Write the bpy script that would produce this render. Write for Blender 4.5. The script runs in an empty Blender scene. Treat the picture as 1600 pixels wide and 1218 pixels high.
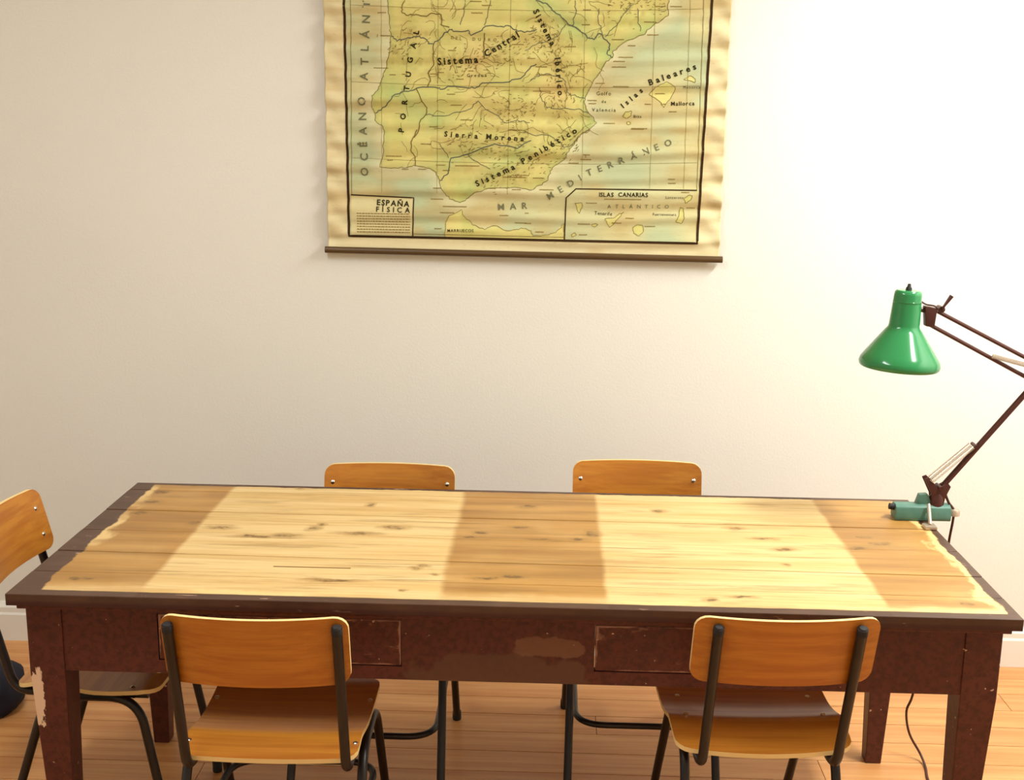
import bpy, bmesh, math, random
import numpy as np
from mathutils import Vector, Matrix

random.seed(7)
scene = bpy.context.scene
COL = scene.collection
PI = math.pi

# ------------------------------------------------------------------ camera, world, lights, exposure
def look_basis(pitch, yaw, roll):
    f = Vector((-math.sin(yaw) * math.cos(pitch), math.cos(yaw) * math.cos(pitch), -math.sin(pitch)))
    r = Vector((math.cos(yaw), math.sin(yaw), 0))
    u = r.cross(f)
    c, s = math.cos(roll), math.sin(roll)
    return c * r + s * u, -s * r + c * u, f

cam_data = bpy.data.cameras.new('camera')
cam = bpy.data.objects.new('camera', cam_data)
COL.objects.link(cam)
cam_data.sensor_width = 36.0
cam_data.lens = 1855.5 * 36.0 / 1600.0
cam_data.clip_start = 0.05
_r, _u, _f = look_basis(0.2133, 0.0312, 0.0133)
_m = Matrix((_r, _u, -_f)).transposed().to_4x4()
_m.translation = Vector((0.080, -2.471, 1.807))
cam.matrix_world = _m
scene.camera = cam

world = bpy.data.worlds.new('world')
scene.world = world
world.use_nodes = True
world.node_tree.nodes['Background'].inputs[0].default_value = (1.0, 0.97, 0.93, 1)
world.node_tree.nodes['Background'].inputs[1].default_value = 0.3

def area_light(name, loc, sx, sy, power, col, rot=(0, 0, 0)):
    d = bpy.data.lights.new(name, 'AREA')
    d.shape = 'RECTANGLE'
    d.size, d.size_y, d.energy, d.color = sx, sy, power, col
    o = bpy.data.objects.new(name, d)
    o.location = loc
    o.rotation_euler = rot
    COL.objects.link(o)
    return o

area_light('ceiling_tube_light', (2.02, 0.22, 2.96), 0.20, 1.2, 124, (0.965, 0.99, 0.96))
area_light('ceiling_tube_light', (-0.95, -0.70, 2.96), 0.20, 1.2, 40, (0.955, 0.985, 1.0))

vs = scene.view_settings
vs.view_transform = 'Standard'
vs.look = 'None'
vs.exposure = -0.10
vs.gamma = 1.0
vs.use_curve_mapping = False
scene.cycles.use_denoising = True
scene.cycles.max_bounces = 8
scene.cycles.diffuse_bounces = 5

# ------------------------------------------------------------------ helpers
def lin(r, g, b):
    def c(v):
        v /= 255.0
        return v / 12.92 if v <= 0.04045 else ((v + 0.055) / 1.055) ** 2.4
    return (c(r), c(g), c(b), 1.0)

class NT:
    """small wrapper for building node materials"""
    def __init__(self, name, rough=0.5, spec=0.5):
        self.mat = bpy.data.materials.new(name)
        self.mat.use_nodes = True
        self.t = self.mat.node_tree
        self.bsdf = self.t.nodes['Principled BSDF']
        self.bsdf.inputs['Roughness'].default_value = rough
        self.bsdf.inputs['Specular IOR Level'].default_value = spec
    def put(self, sock, v):
        if isinstance(v, bpy.types.NodeSocket):
            self.t.links.new(v, sock)
        elif isinstance(v, (tuple, list)):
            sock.default_value = v if len(v) == len(sock.default_value) else tuple(v[:3])
        else:
            sock.default_value = v
    def coords(self, kind='Object'):
        return self.t.nodes.new('ShaderNodeTexCoord').outputs[kind]
    def rand(self):
        return self.t.nodes.new('ShaderNodeObjectInfo').outputs['Random']
    def attr(self, name):
        n = self.t.nodes.new('ShaderNodeAttribute'); n.attribute_name = name
        return n.outputs['Color']
    def sep(self, v):
        n = self.t.nodes.new('ShaderNodeSeparateXYZ'); self.put(n.inputs[0], v)
        return n.outputs
    def vec(self, x, y, z):
        n = self.t.nodes.new('ShaderNodeCombineXYZ')
        for i, v in enumerate((x, y, z)): self.put(n.inputs[i], v)
        return n.outputs[0]
    def scale(self, v, s):
        n = self.t.nodes.new('ShaderNodeVectorMath'); n.operation = 'MULTIPLY'
        self.put(n.inputs[0], v); self.put(n.inputs[1], s)
        return n.outputs[0]
    def vadd(self, v, w):
        n = self.t.nodes.new('ShaderNodeVectorMath'); n.operation = 'ADD'
        self.put(n.inputs[0], v); self.put(n.inputs[1], w)
        return n.outputs[0]
    def m(self, op, a, b=0.0, c=0.0, clamp=False):
        n = self.t.nodes.new('ShaderNodeMath'); n.operation = op; n.use_clamp = clamp
        for i, v in enumerate((a, b, c)): self.put(n.inputs[i], v)
        return n.outputs[0]
    def noise(self, v, scale=5.0, detail=3.0, rough=0.55, out='Fac'):
        n = self.t.nodes.new('ShaderNodeTexNoise')
        self.put(n.inputs['Vector'], v)
        n.inputs['Scale'].default_value = scale
        n.inputs['Detail'].default_value = detail
        n.inputs['Roughness'].default_value = rough
        return n.outputs[out]
    def voro(self, v, scale=5.0, out='Distance'):
        n = self.t.nodes.new('ShaderNodeTexVoronoi')
        self.put(n.inputs['Vector'], v); n.inputs['Scale'].default_value = scale
        return n.outputs[out]
    def step(self, v, a, b, lo=0.0, hi=1.0):
        n = self.t.nodes.new('ShaderNodeMapRange'); n.interpolation_type = 'SMOOTHSTEP'
        for i, x in enumerate((v, a, b, lo, hi)): self.put(n.inputs[i], x)
        return n.outputs[0]
    def mix(self, f, a, b, mode='MIX'):
        n = self.t.nodes.new('ShaderNodeMix'); n.data_type = 'RGBA'; n.blend_type = mode
        self.put(n.inputs[0], f); self.put(n.inputs[6], a); self.put(n.inputs[7], b)
        return n.outputs[2]
    def bump(self, h, strength=0.2, dist=0.002):
        n = self.t.nodes.new('ShaderNodeBump')
        n.inputs['Strength'].default_value = strength
        n.inputs['Distance'].default_value = dist
        self.put(n.inputs['Height'], h)
        self.t.links.new(n.outputs[0], self.bsdf.inputs['Normal'])
    def color(self, c): self.put(self.bsdf.inputs['Base Color'], c)
    def rough(self, r): self.put(self.bsdf.inputs['Roughness'], r)
    def ellipse(self, a, b, ca, cb, ra, rb, nz=0.0):
        p = self.m('DIVIDE', self.m('SUBTRACT', a, ca), ra)
        q = self.m('DIVIDE', self.m('SUBTRACT', b, cb), rb)
        return self.m('ADD', self.m('ADD', self.m('MULTIPLY', p, p), self.m('MULTIPLY', q, q)), nz)

class MB:
    """collects geometry for ONE mesh object"""
    def __init__(self):
        self.v, self.f, self.mi = [], [], []
    def face(self, idx, m=0):
        self.f.append(tuple(idx)); self.mi.append(m)
    def add(self, pts):
        n = len(self.v); self.v.extend(tuple(p) for p in pts); return n
    def hexa(self, p, m=0):
        n = self.add(p)          # 0-3 bottom ccw, 4-7 top ccw
        for q in ((3, 2, 1, 0), (4, 5, 6, 7), (0, 1, 5, 4), (1, 2, 6, 5), (2, 3, 7, 6), (3, 0, 4, 7)):
            self.face([n + i for i in q], m)
        return self
    def box(self, x0, x1, y0, y1, z0, z1, m=0):
        return self.hexa([(x0, y0, z0), (x1, y0, z0), (x1, y1, z0), (x0, y1, z0),
                          (x0, y0, z1), (x1, y0, z1), (x1, y1, z1), (x0, y1, z1)], m)
    def tube(self, path, r, seg=12, m=0, cap=True):
        P = [Vector(p) for p in path]
        rad = r if isinstance(r, (list, tuple)) else [r] * len(P)
        t = (P[1] - P[0]).normalized()
        a = Vector((0, 0, 1)) if abs(t.z) < .9 else Vector((1, 0, 0))
        nrm = t.cross(a).normalized()
        rings = []
        for i, p in enumerate(P):
            d0 = (P[i] - P[i - 1]).normalized() if i else (P[1] - P[0]).normalized()
            d1 = (P[i + 1] - P[i]).normalized() if i < len(P) - 1 else d0
            t = (d0 + d1).normalized()
            nrm = (nrm - t * nrm.dot(t)).normalized()
            b = t.cross(nrm)
            rings.append(self.add([p + (nrm * math.cos(2 * PI * k / seg) + b * math.sin(2 * PI * k / seg)) * rad[i] for k in range(seg)]))
        for i in range(len(P) - 1):
            for k in range(seg):
                k2 = (k + 1) % seg
                self.face((rings[i] + k, rings[i] + k2, rings[i + 1] + k2, rings[i + 1] + k), m)
        if cap:
            self.face([rings[0] + k for k in reversed(range(seg))], m)
            self.face([rings[-1] + k for k in range(seg)], m)
        return self
    def lathe(self, prof, mat=None, seg=32, m=0):
        """prof: (radius, height) list along local z, mat: Matrix"""
        mat = mat or Matrix()
        rings = []
        for r, h in prof:
            if r < 1e-6: rings.append((self.add([mat @ Vector((0, 0, h))]), 1))
            else: rings.append((self.add([mat @ Vector((r * math.cos(2 * PI * k / seg), r * math.sin(2 * PI * k / seg), h)) for k in range(seg)]), seg))
        for (a, na), (b, nb) in zip(rings, rings[1:]):
            for k in range(seg):
                k2 = (k + 1) % seg
                if na == 1 and nb == 1: continue
                if na == 1: self.face((a, b + k2, b + k), m)
                elif nb == 1: self.face((a + k, a + k2, b), m)
                else: self.face((a + k, a + k2, b + k2, b + k), m)
        return self
    def prism(self, outline, axis, a0, a1, m=0):
        """outline 2-D points, extruded along axis 'x','y' or 'z'"""
        def P(p, a): return {'x': (a, p[0], p[1]), 'y': (p[0], a, p[1]), 'z': (p[0], p[1], a)}[axis]
        n = len(outline)
        i0 = self.add([P(p, a0) for p in outline]); i1 = self.add([P(p, a1) for p in outline])
        self.face([i0 + k for k in reversed(range(n))], m); self.face([i1 + k for k in range(n)], m)
        for k in range(n):
            k2 = (k + 1) % n
            self.face((i0 + k, i0 + k2, i1 + k2, i1 + k), m)
        return self
    def mesh(self, name, mats, bevel=0.0, smooth=None, off=(0, 0, 0)):
        me = bpy.data.meshes.new(name)
        o = Vector(off)
        me.from_pydata([tuple(Vector(p) - o) for p in self.v], [], self.f)
        for mt in (mats if isinstance(mats, (list, tuple)) else [mats]): me.materials.append(mt)
        for p, i in zip(me.polygons, self.mi): p.material_index = i
        bm = bmesh.new(); bm.from_mesh(me)
        bmesh.ops.recalc_face_normals(bm, faces=bm.faces)
        if bevel:
            es = [e for e in bm.edges if len(e.link_faces) == 2 and e.calc_face_angle(0) > .5]
            bmesh.ops.bevel(bm, geom=es, offset=bevel, segments=2, profile=.6, affect='EDGES', clamp_overlap=True)
        bm.to_mesh(me); bm.free()
        if smooth is not None:
            for p in me.polygons: p.use_smooth = True
            me.set_sharp_from_angle(angle=math.radians(smooth))
        me.update()
        return me
    def build(self, name, mats, parent=None, bevel=0.0, smooth=None, off=(0, 0, 0)):
        ob = bpy.data.objects.new(name, self.mesh(name, mats, bevel, smooth, off))
        ob.location = off
        COL.objects.link(ob)
        if parent: ob.parent = parent
        return ob

def empty(name, loc=(0, 0, 0), rz=0.0):
    o = bpy.data.objects.new(name, None)
    o.empty_display_size = .1
    o.location = loc; o.rotation_euler = (0, 0, rz)
    COL.objects.link(o)
    return o
def tag(o, label, cat, group=None):
    o['label'] = label; o['category'] = cat
    if group: o['group'] = group
    return o
def struct(o):
    o['kind'] = 'structure'
    return o
def fillet(pts, r, n=7):
    """round the inner corners of a polyline; r one radius or a list"""
    P = [Vector(p) for p in pts]; out = [P[0]]
    for i in range(1, len(P) - 1):
        rr = r[i - 1] if isinstance(r, (list, tuple)) else r
        a = (P[i - 1] - P[i]); b = (P[i + 1] - P[i])
        d = min(rr, a.length * .49, b.length * .49)
        A = P[i] + a.normalized() * d; B = P[i] + b.normalized() * d
        for k in range(n + 1):
            t = k / n
            out.append(A * (1 - t) ** 2 + P[i] * 2 * t * (1 - t) + B * t * t)
    out.append(P[-1])
    return out
def smoothpath(pts, n=6):
    """Catmull-Rom through the points"""
    P = [Vector(p) for p in pts]; P = [P[0] * 2 - P[1]] + P + [P[-1] * 2 - P[-2]]
    out = []
    for i in range(1, len(P) - 2):
        for k in range(n):
            t = k / n
            out.append(.5 * ((2 * P[i]) + (P[i + 1] - P[i - 1]) * t + (2 * P[i - 1] - 5 * P[i] + 4 * P[i + 1] - P[i + 2]) * t * t + (3 * P[i] - P[i - 1] - 3 * P[i + 1] + P[i + 2]) * t ** 3))
    out.append(P[-2])
    return out

# ------------------------------------------------------------------ materials
def plain(name, rgb, rough=.5, metal=0.0, spec=.5):
    n = NT(name, rough, spec); n.color(lin(*rgb)); n.bsdf.inputs['Metallic'].default_value = metal
    return n.mat

def mat_wall():
    n = NT('white_plaster', .75, .25)
    c = n.coords()
    n.color(n.mix(n.noise(c, 1.3, 3), lin(222, 221, 212), lin(230, 229, 221)))
    n.bump(n.m('ADD', n.noise(c, 130, 2), n.m('MULTIPLY', n.noise(c, 4, 2), 2.0)), .18, .002)
    return n.mat
WALL = mat_wall()
CEIL = plain('ceiling_white', (238, 236, 230), .8)
SKIRT = plain('skirting_white', (226, 224, 216), .45)

def mat_floor():
    n = NT('pine_floorboard', .38, .4)
    c = n.coords(); r = n.rand()
    c = n.vadd(c, n.vec(n.m('MULTIPLY', r, 37.0), n.m('MULTIPLY', r, 11.0), 0))
    g = n.noise(n.scale(c, (1.4, 26, 4)), 1.0, 4)
    g2 = n.noise(n.scale(c, (3, 90, 4)), 1.0, 2)
    col = n.mix(n.step(g, .3, .72), lin(212, 158, 100), lin(188, 126, 70))
    col = n.mix(n.m('MULTIPLY', n.step(g2, .5, .75), .35), col, lin(150, 96, 52))
    col = n.mix(n.m('MULTIPLY', n.step(r, 0, 1), .35), col, lin(190, 128, 80))
    k = n.voro(n.scale(c, (2.1, 9.0, 1)), 1.0)
    col = n.mix(n.step(k, .10, .05), col, lin(112, 66, 34))
    n.color(col); n.bump(g2, .12, .001)
    return n.mat
FLOOR = mat_floor()
DARKGAP = plain('dark_gap', (62, 40, 26), .8)

TY = 0.437      # table origin (centre of the top) in y
KNOTS = [(-0.857, 0.082, 0.015, 0.021), (-0.776, 0.051, 0.037, 0.012), (-0.667, -0.013, 0.049, 0.012), (-0.594, -0.003, 0.036, 0.016), (-0.532, 0.063, 0.017, 0.017), (-0.519, 0.09, 0.01, 0.013),
         (-0.411, 0.271, 0.014, 0.019), (-0.408, 0.031, 0.05, 0.012), (-0.323, 0.083, 0.034, 0.013), (-0.115, 0.021, 0.023, 0.012), (-0.088, 0.059, 0.017, 0.012), (-0.23, -0.214, 0.015, 0.01),
         (-0.21, -0.196, 0.012, 0.01), (-0.183, -0.249, 0.009, 0.007), (-0.24, -0.355, 0.009, 0.006), (-1.011, -0.334, 0.015, 0.01), (-0.988, -0.329, 0.024, 0.01), (0.024, 0.286, 0.022, 0.019),
         (0.016, 0.108, 0.031, 0.013), (0.201, 0.069, 0.02, 0.025), (0.077, 0.015, 0.05, 0.008), (0.168, 0.021, 0.023, 0.012), (0.003, -0.254, 0.027, 0.013), (-0.057, -0.266, 0.038, 0.01),
         (0.59, 0.144, 0.024, 0.013), (0.687, -0.02, 0.03, 0.012), (0.645, 0.065, 0.034, 0.008), (0.672, -0.126, 0.009, 0.011), (0.456, -0.37, 0.015, 0.012), (1.034, -0.354, 0.02, 0.015),
         (0.88, 0.008, 0.033, 0.016), (0.947, 0.047, 0.037, 0.016), (0.918, 0.095, 0.027, 0.012), (-0.643, 0.427, 0.019, 0.021), (-1.035, 0.346, 0.026, 0.02), (-1.032, 0.254, 0.032, 0.014),
         (-1.026, 0.157, 0.024, 0.018), (0.396, 0.273, 0.018, 0.014), (-0.414, -0.306, 0.059, 0.01), (0.532, -0.346, 0.029, 0.006)]
def mat_top():
    n = NT('worn_pine_tabletop', .48, .35)
    c = n.coords(); s = n.sep(c); x, y = s[0], s[1]
    r = n.rand()
    cc = n.vadd(c, n.vec(n.m('MULTIPLY', r, 5.0), 0, 0))
    g = n.noise(n.scale(cc, (1.6, 20, 1)), 1.0, 4)
    g2 = n.noise(n.scale(cc, (4, 120, 1)), 1.0, 3)
    col = n.mix(n.step(g, .28, .75), lin(217, 190, 137), lin(196, 162, 102))
    col = n.mix(n.m('MULTIPLY', n.step(g2, .45, .75), .45), col, lin(160, 116, 58))
    col = n.mix(n.m('MULTIPLY', r, .22), col, lin(214, 172, 104))
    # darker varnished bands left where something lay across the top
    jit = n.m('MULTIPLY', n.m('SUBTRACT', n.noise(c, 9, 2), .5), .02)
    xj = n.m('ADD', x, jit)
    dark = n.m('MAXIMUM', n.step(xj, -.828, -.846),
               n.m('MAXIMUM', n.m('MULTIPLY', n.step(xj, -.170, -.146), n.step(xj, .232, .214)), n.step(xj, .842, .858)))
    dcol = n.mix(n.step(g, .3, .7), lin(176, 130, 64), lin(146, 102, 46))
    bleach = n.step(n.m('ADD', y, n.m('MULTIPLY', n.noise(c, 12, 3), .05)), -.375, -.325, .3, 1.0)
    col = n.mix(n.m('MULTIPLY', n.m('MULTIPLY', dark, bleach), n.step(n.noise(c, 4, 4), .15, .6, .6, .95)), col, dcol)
    # grey-brown smears along the grain
    sm = n.noise(n.scale(c, (2.4, 20, 1)), 1.0, 5, .65)
    col = n.mix(n.m('MULTIPLY', n.step(sm, .54, .68), .42), col, lin(136, 102, 54))
    # knots and stained splits where the boards show them
    cw = n.vadd(c, n.scale(n.vadd(n.noise(c, 22, 3, .6, 'Color'), (-.5, -.5, -.5)), (.05, .030, 0)))
    sw = n.sep(cw); kd = None
    for (kx, ky, ka, kb) in KNOTS:
        e = n.ellipse(sw[0], sw[1], kx, ky, ka, kb)
        kd = e if kd is None else n.m('MINIMUM', kd, e)
    col = n.mix(n.step(kd, 3.2, .7, 0, .45), col, lin(150, 112, 56))
    col = n.mix(n.m('MULTIPLY', n.step(kd, 1.0, .15), n.step(n.noise(c, 45, 3), .35, .65, .2, .85)), col, lin(96, 68, 32))
    sp = n.noise(n.scale(c, (2.2, 75, 1)), 1.0, 3, .6)
    col = n.mix(n.m('MULTIPLY', n.step(sp, .63, .70), .55), col, lin(116, 82, 40))
    # the left and right rim keep the maroon paint, edge scraped unevenly
    nz = n.m('SUBTRACT', n.noise(n.scale(c, (14, 9, 1)), 1.0, 4), .5)
    dl = n.m('SUBTRACT', n.m('ADD', x, 1.1315), .062)
    dr = n.m('SUBTRACT', n.m('SUBTRACT', 1.1315, x), .026)
    df = n.m('SUBTRACT', n.m('ADD', y, .437), .030)
    db = n.m('SUBTRACT', n.m('SUBTRACT', .437, y), .020)
    edge = n.m('MINIMUM', n.m('MINIMUM', n.m('ADD', dl, n.m('MULTIPLY', nz, .045)), n.m('ADD', dr, n.m('MULTIPLY', nz, .05))),
               n.m('MINIMUM', n.m('ADD', df, n.m('MULTIPLY', nz, .006)), n.m('ADD', db, n.m('MULTIPLY', nz, .02))))
    raw = n.m('MINIMUM', n.m('ADD', dl, n.m('MULTIPLY', nz, .12)), n.m('ADD', dr, n.m('MULTIPLY', nz, .16)))
    raw = n.m('MINIMUM', raw, n.m('ADD', df, n.m('MULTIPLY', nz, .05)))
    patch = n.m('MAXIMUM', n.step(n.noise(n.scale(c, (2.5, 4.5, 1)), 1.0, 3), .48, .60), n.step(x, 1.0, 1.06))
    col = n.mix(n.m('MULTIPLY', n.m('MULTIPLY', n.step(raw, .034, .012), .75), patch), col, lin(226, 194, 132))
    pnt = n.mix(n.noise(n.scale(c, (12, 40, 30)), 1.0, 3), lin(56, 34, 26), lin(94, 66, 48))
    chip = n.m('MULTIPLY', n.step(n.noise(n.scale(c, (9, 60, 60)), 1.0, 4, .65), .66, .70), .85)
    pnt = n.mix(chip, pnt, lin(196, 160, 132))
    pnt = n.mix(n.m('MULTIPLY', n.step(s[2], .768, .758), .8), pnt, lin(58, 26, 22))
    col = n.mix(n.step(edge, .003, -.003), col, pnt)
    n.color(col)
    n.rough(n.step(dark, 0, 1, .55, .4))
    n.bump(n.m('ADD', g2, g), .15, .0012)
    return n.mat
TOP = mat_top()

def mat_paint(local_drawer=None):
    n = NT('maroon_paint' if local_drawer is None else 'maroon_paint_drawer', .42, .4)
    c = n.coords(); s = n.sep(c); x, y, z = s[0], s[1], s[2]
    a = n.noise(c, 5, 4)
    col = n.mix(a, lin(76, 31, 26), lin(98, 48, 38))
    col = n.mix(n.m('MULTIPLY', n.step(n.noise(n.scale(c, (3, 3, 18)), 1.0, 4), .6, .8), .5), col, lin(104, 66, 52))
    col = n.mix(n.m('MULTIPLY', n.step(n.noise(c, 70, 4, .7), .42, .62), .55), col, lin(48, 20, 17))
    fleck = n.noise(c, 62, 2)
    col = n.mix(n.step(fleck, .725, .75), col, lin(196, 158, 134))
    nz = n.m('MULTIPLY', n.m('SUBTRACT', n.noise(c, 16, 4), .5), 2.2)
    if local_drawer is None:
        fr = n.step(y, -.37, -.38)
        worn = n.m('MULTIPLY', n.step(n.ellipse(x, z, -.02, .585, .21, .06, nz), 1.1, .8), fr)
        col = n.mix(n.m('MULTIPLY', worn, .75), col, n.mix(a, lin(104, 72, 52), lin(74, 48, 38)))
        w2 = n.m('MULTIPLY', n.step(n.ellipse(x, z, .09, .665, .085, .03, n.m('MULTIPLY', nz, 1.5)), .8, .5), fr)
        col = n.mix(n.m('MULTIPLY', w2, .6), col, lin(128, 90, 68))
        nl = n.m('MULTIPLY', n.m('SUBTRACT', n.noise(n.scale(c, (50, 50, 22)), 1.0, 4, .7), .5), 5.0)
        w3 = n.m('MULTIPLY', n.step(n.ellipse(x, z, -1.096, .500, .017, .070, nl), 1.0, .8), fr)
        col = n.mix(w3, col, lin(224, 196, 168))
        lip = n.m('MULTIPLY', n.step(n.noise(n.scale(c, (5, 5, 60)), 1.0, 3), .66, .7), n.step(z, .742, .748))
        col = n.mix(n.m('MULTIPLY', lip, .8), col, lin(190, 150, 128))
    else:
        hx, hz = local_drawer
        e = n.m('MINIMUM', n.m('SUBTRACT', hx, n.m('ABSOLUTE', x)), n.m('SUBTRACT', hz, n.m('ABSOLUTE', z)))
        e = n.m('ADD', e, n.m('MULTIPLY', nz, .009))
        col = n.mix(n.m('MULTIPLY', n.step(e, .0062, .002), .8), col, lin(176, 128, 108))
        sc = n.m('MULTIPLY', n.step(n.noise(n.scale(c, (20, 20, 50)), 1.0, 4), .62, .7), n.step(e, .05, .01))
        col = n.mix(n.m('MULTIPLY', sc, .6), col, lin(150, 108, 86))
    n.color(col)
    n.bump(n.noise(c, 40, 3), .2, .0015)
    return n.mat
PAINT = mat_paint()
DRAWER = mat_paint((.28, .057))

def mat_ply(name, c0, c1, axis=(2, 60, 60)):
    n = NT(name, .33, .5)
    c = n.coords(); r = n.rand()
    c = n.vadd(c, n.vec(n.m('MULTIPLY', r, 9.0), 0, 0))
    g = n.noise(n.scale(c, axis), 1.0, 3)
    f = n.noise(n.scale(c, (9, 260, 260)), 1.0, 2)
    col = n.mix(n.step(g, .3, .72), lin(*c0), lin(*c1))
    col = n.mix(n.m('MULTIPLY', n.step(f, .5, .8), .25), col, lin(150, 88, 30))
    n.color(col)
    return n.mat
PLY = mat_ply('beech_veneer', (190, 124, 42), (168, 99, 30))
PLYEDGE = plain('ply_edge', (232, 204, 140), .5)
TUBE = plain('dark_enamel_tube', (20, 15, 15), .36, 0, .5)
RUBBER = plain('black_rubber', (22, 20, 20), .7)
CHROME = plain('bright_screw', (220, 218, 210), .22, 1.0)
GREEN = NT('green_enamel', .16, .6)
GREEN.color(GREEN.mix(GREEN.noise(GREEN.coords(), 6, 2), lin(30, 116, 64), lin(40, 130, 74)))
GREEN = GREEN.mat
WHITEIN = plain('shade_inside', (225, 222, 210), .5)
ARM = plain('brown_lamp_metal', (72, 34, 28), .4, .2)
CASTGREEN = NT('green_cast_iron', .45, .4)
CASTGREEN.color(CASTGREEN.mix(CASTGREEN.noise(CASTGREEN.coords(), 30, 3), lin(62, 104, 90), lin(92, 132, 116)))
CASTGREEN = CASTGREEN.mat
STEEL = plain('pale_steel', (196, 180, 160), .35, .7)
CORD = plain('brown_cord', (70, 28, 22), .5)
BAGM = NT('dark_navy_cloth', .8, .2)
BAGM.color(BAGM.mix(BAGM.noise(BAGM.coords(), 25, 3), lin(30, 30, 40), lin(44, 44, 56)))
BAGM = BAGM.mat
RODM = NT('dark_rod_wood', .4, .4)
_c = RODM.coords()
RODM.color(RODM.mix(RODM.noise(RODM.scale(_c, (3, 60, 60)), 1.0, 3), lin(66, 46, 24), lin(98, 74, 40)))
RODM = RODM.mat

# ------------------------------------------------------------------ the room
XL, XR, YB, YF, ZC = -2.75, 2.75, 1.47, -3.75, 3.05     # left, right, back wall, wall behind the camera, ceiling
def slab(name, x0, x1, y0, y1, z0, z1, mat):
    return struct(MB().box(x0, x1, y0, y1, z0, z1).build(name, mat))
slab('wall_back', XL - .1, XR + .1, YB, YB + .1, -.1, ZC + .1, WALL)
slab('wall_left', XL - .1, XL, YF, YB, -.1, ZC + .1, WALL)
slab('wall_right', XR, XR + .1, YF, YB, -.1, ZC + .1, WALL)
slab('wall_front', XL - .1, XR + .1, YF - .1, YF, -.1, ZC + .1, WALL)
slab('ceiling', XL, XR, YF, YB, ZC, ZC + .1, CEIL)
floor = slab('floor', XL, XR, YF, YB, -.1, -.018, DARKGAP)

# floorboards run along the back wall, each a board of its own
PW = 0.1165
plank_mesh = {}
for ln in (1.15, 1.85, 2.50):
    plank_mesh[ln] = MB().box(-ln / 2 + .0008, ln / 2 - .0008, -PW / 2 + .0011, PW / 2 - .0011, -.018, 0).mesh('floorboard', FLOOR, bevel=.0012)
rows = int((YB - YF) / PW)
for i in range(rows + 1):
    y = YB - PW * (i + .5)
    if y - PW / 2 < YF - .001: break
    ls = [1.15, 1.85, 2.50]; random.shuffle(ls)
    x = XL
    for ln in ls:
        o = bpy.data.objects.new('floorboard', plank_mesh[ln])
        o.location = (x + ln / 2, y, 0)
        COL.objects.link(o); o.parent = floor
        x += ln

def skirting(name, p, L, rz):
    prof = [(0, 0), (-.020, 0), (-.020, .098), (-.016, .106), (-.016, .124), (-.010, .134), (-.006, .142), (0, .142)]
    o = MB().prism(prof, 'x', -L / 2, L / 2).build(name, SKIRT, smooth=20)
    o.location = p; o.rotation_euler = (0, 0, rz)
    return struct(o)
skirting('baseboard_back', (0, YB, 0), XR - XL, 0)
skirting('baseboard_left', (XL, (YF + YB) / 2, 0), YB - YF - .04, PI / 2)
skirting('baseboard_right', (XR, (YF + YB) / 2, 0), YB - YF - .04, -PI / 2)

# ------------------------------------------------------------------ the table
TL, TW, TH = 2.263, 0.874, 0.780
HX = TL / 2
table = tag(empty('work_table', (0, TY, 0)), 'long old wooden table with scraped pine top and chipped maroon painted legs', 'table')
def tb(mb, name, mat, bevel=.0015, parent=None, off=(0, 0, 0)):
    """a table part: built in table coordinates (origin on the floor under the centre of the top)"""
    return mb.build(name, mat, parent or table, bevel=bevel, off=off)
# top boards, seams not quite parallel
seams = [(-.437, -.437), (-.290, -.312), (-.148, -.178), (.012, -.002), (.180, .172), (.366, .362), (.437, .437)]
for k in range(6):
    (a0, a1), (b0, b1) = seams[k], seams[k + 1]
    g0 = .0014 if k else 0; g1 = .0014 if k < 5 else 0
    zt = TH - (.0, .0007, .0002, .0009, .0, .0005)[k]
    pts = [(-HX, a0 + g0, .752), (HX, a1 + g0, .752), (HX, b1 - g1, .752), (-HX, b0 - g1, .752),
           (-HX, a0 + g0, zt), (HX, a1 + g0, zt), (HX, b1 - g1, zt), (-HX, b0 - g1, zt)]
    tb(MB().hexa(pts), 'board', TOP, .0020)
# old groove gouged along one board is a thin dark splinter of filler
tb(MB().box(-.573, -.386, -.2265, -.2215, .7785, .7798), 'groove_filler', plain('dark_filler', (120, 84, 40), .7), 0)
# moulding under the edge of the top
m = MB()
x0, x1, y0, y1 = -HX + .016, HX - .016, -.421, .421
for (a, b, c, d) in ((x0, x1, y0, y0 + .03), (x0, x1, y1 - .03, y1), (x0, x0 + .03, y0 + .03, y1 - .03), (x1 - .03, x1, y0 + .03, y1 - .03)):
    m.box(a, b, c, d, .738, .752)
tb(m, 'edge_moulding', PAINT, .003)
# legs: square, tapering towards the floor
LXo, LYo = 1.108, .393
for sx in (-1, 1):
    for sy in (-1, 1):
        def sq(cx, cy, h, z): return [(cx - h, cy - h, z), (cx + h, cy - h, z), (cx + h, cy + h, z), (cx - h, cy + h, z)]
        ct = (sx * (LXo - .041), sy * (LYo - .041)); cb = (sx * (LXo - .047), sy * (LYo - .047))
        mb = MB()
        r0 = mb.add(sq(*cb, .023, 0)); r1 = mb.add(sq(*ct, .041, .57)); r2 = mb.add(sq(*ct, .041, .738))
        for a, b in ((r0, r1), (r1, r2)):
            for q in range(4): mb.face((a + q, a + (q + 1) % 4, b + (q + 1) % 4, b + q))
        mb.face((r0 + 3, r0 + 2, r0 + 1, r0)); mb.face((r2, r2 + 1, r2 + 2, r2 + 3))
        tb(mb, 'leg', PAINT, .003)
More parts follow.
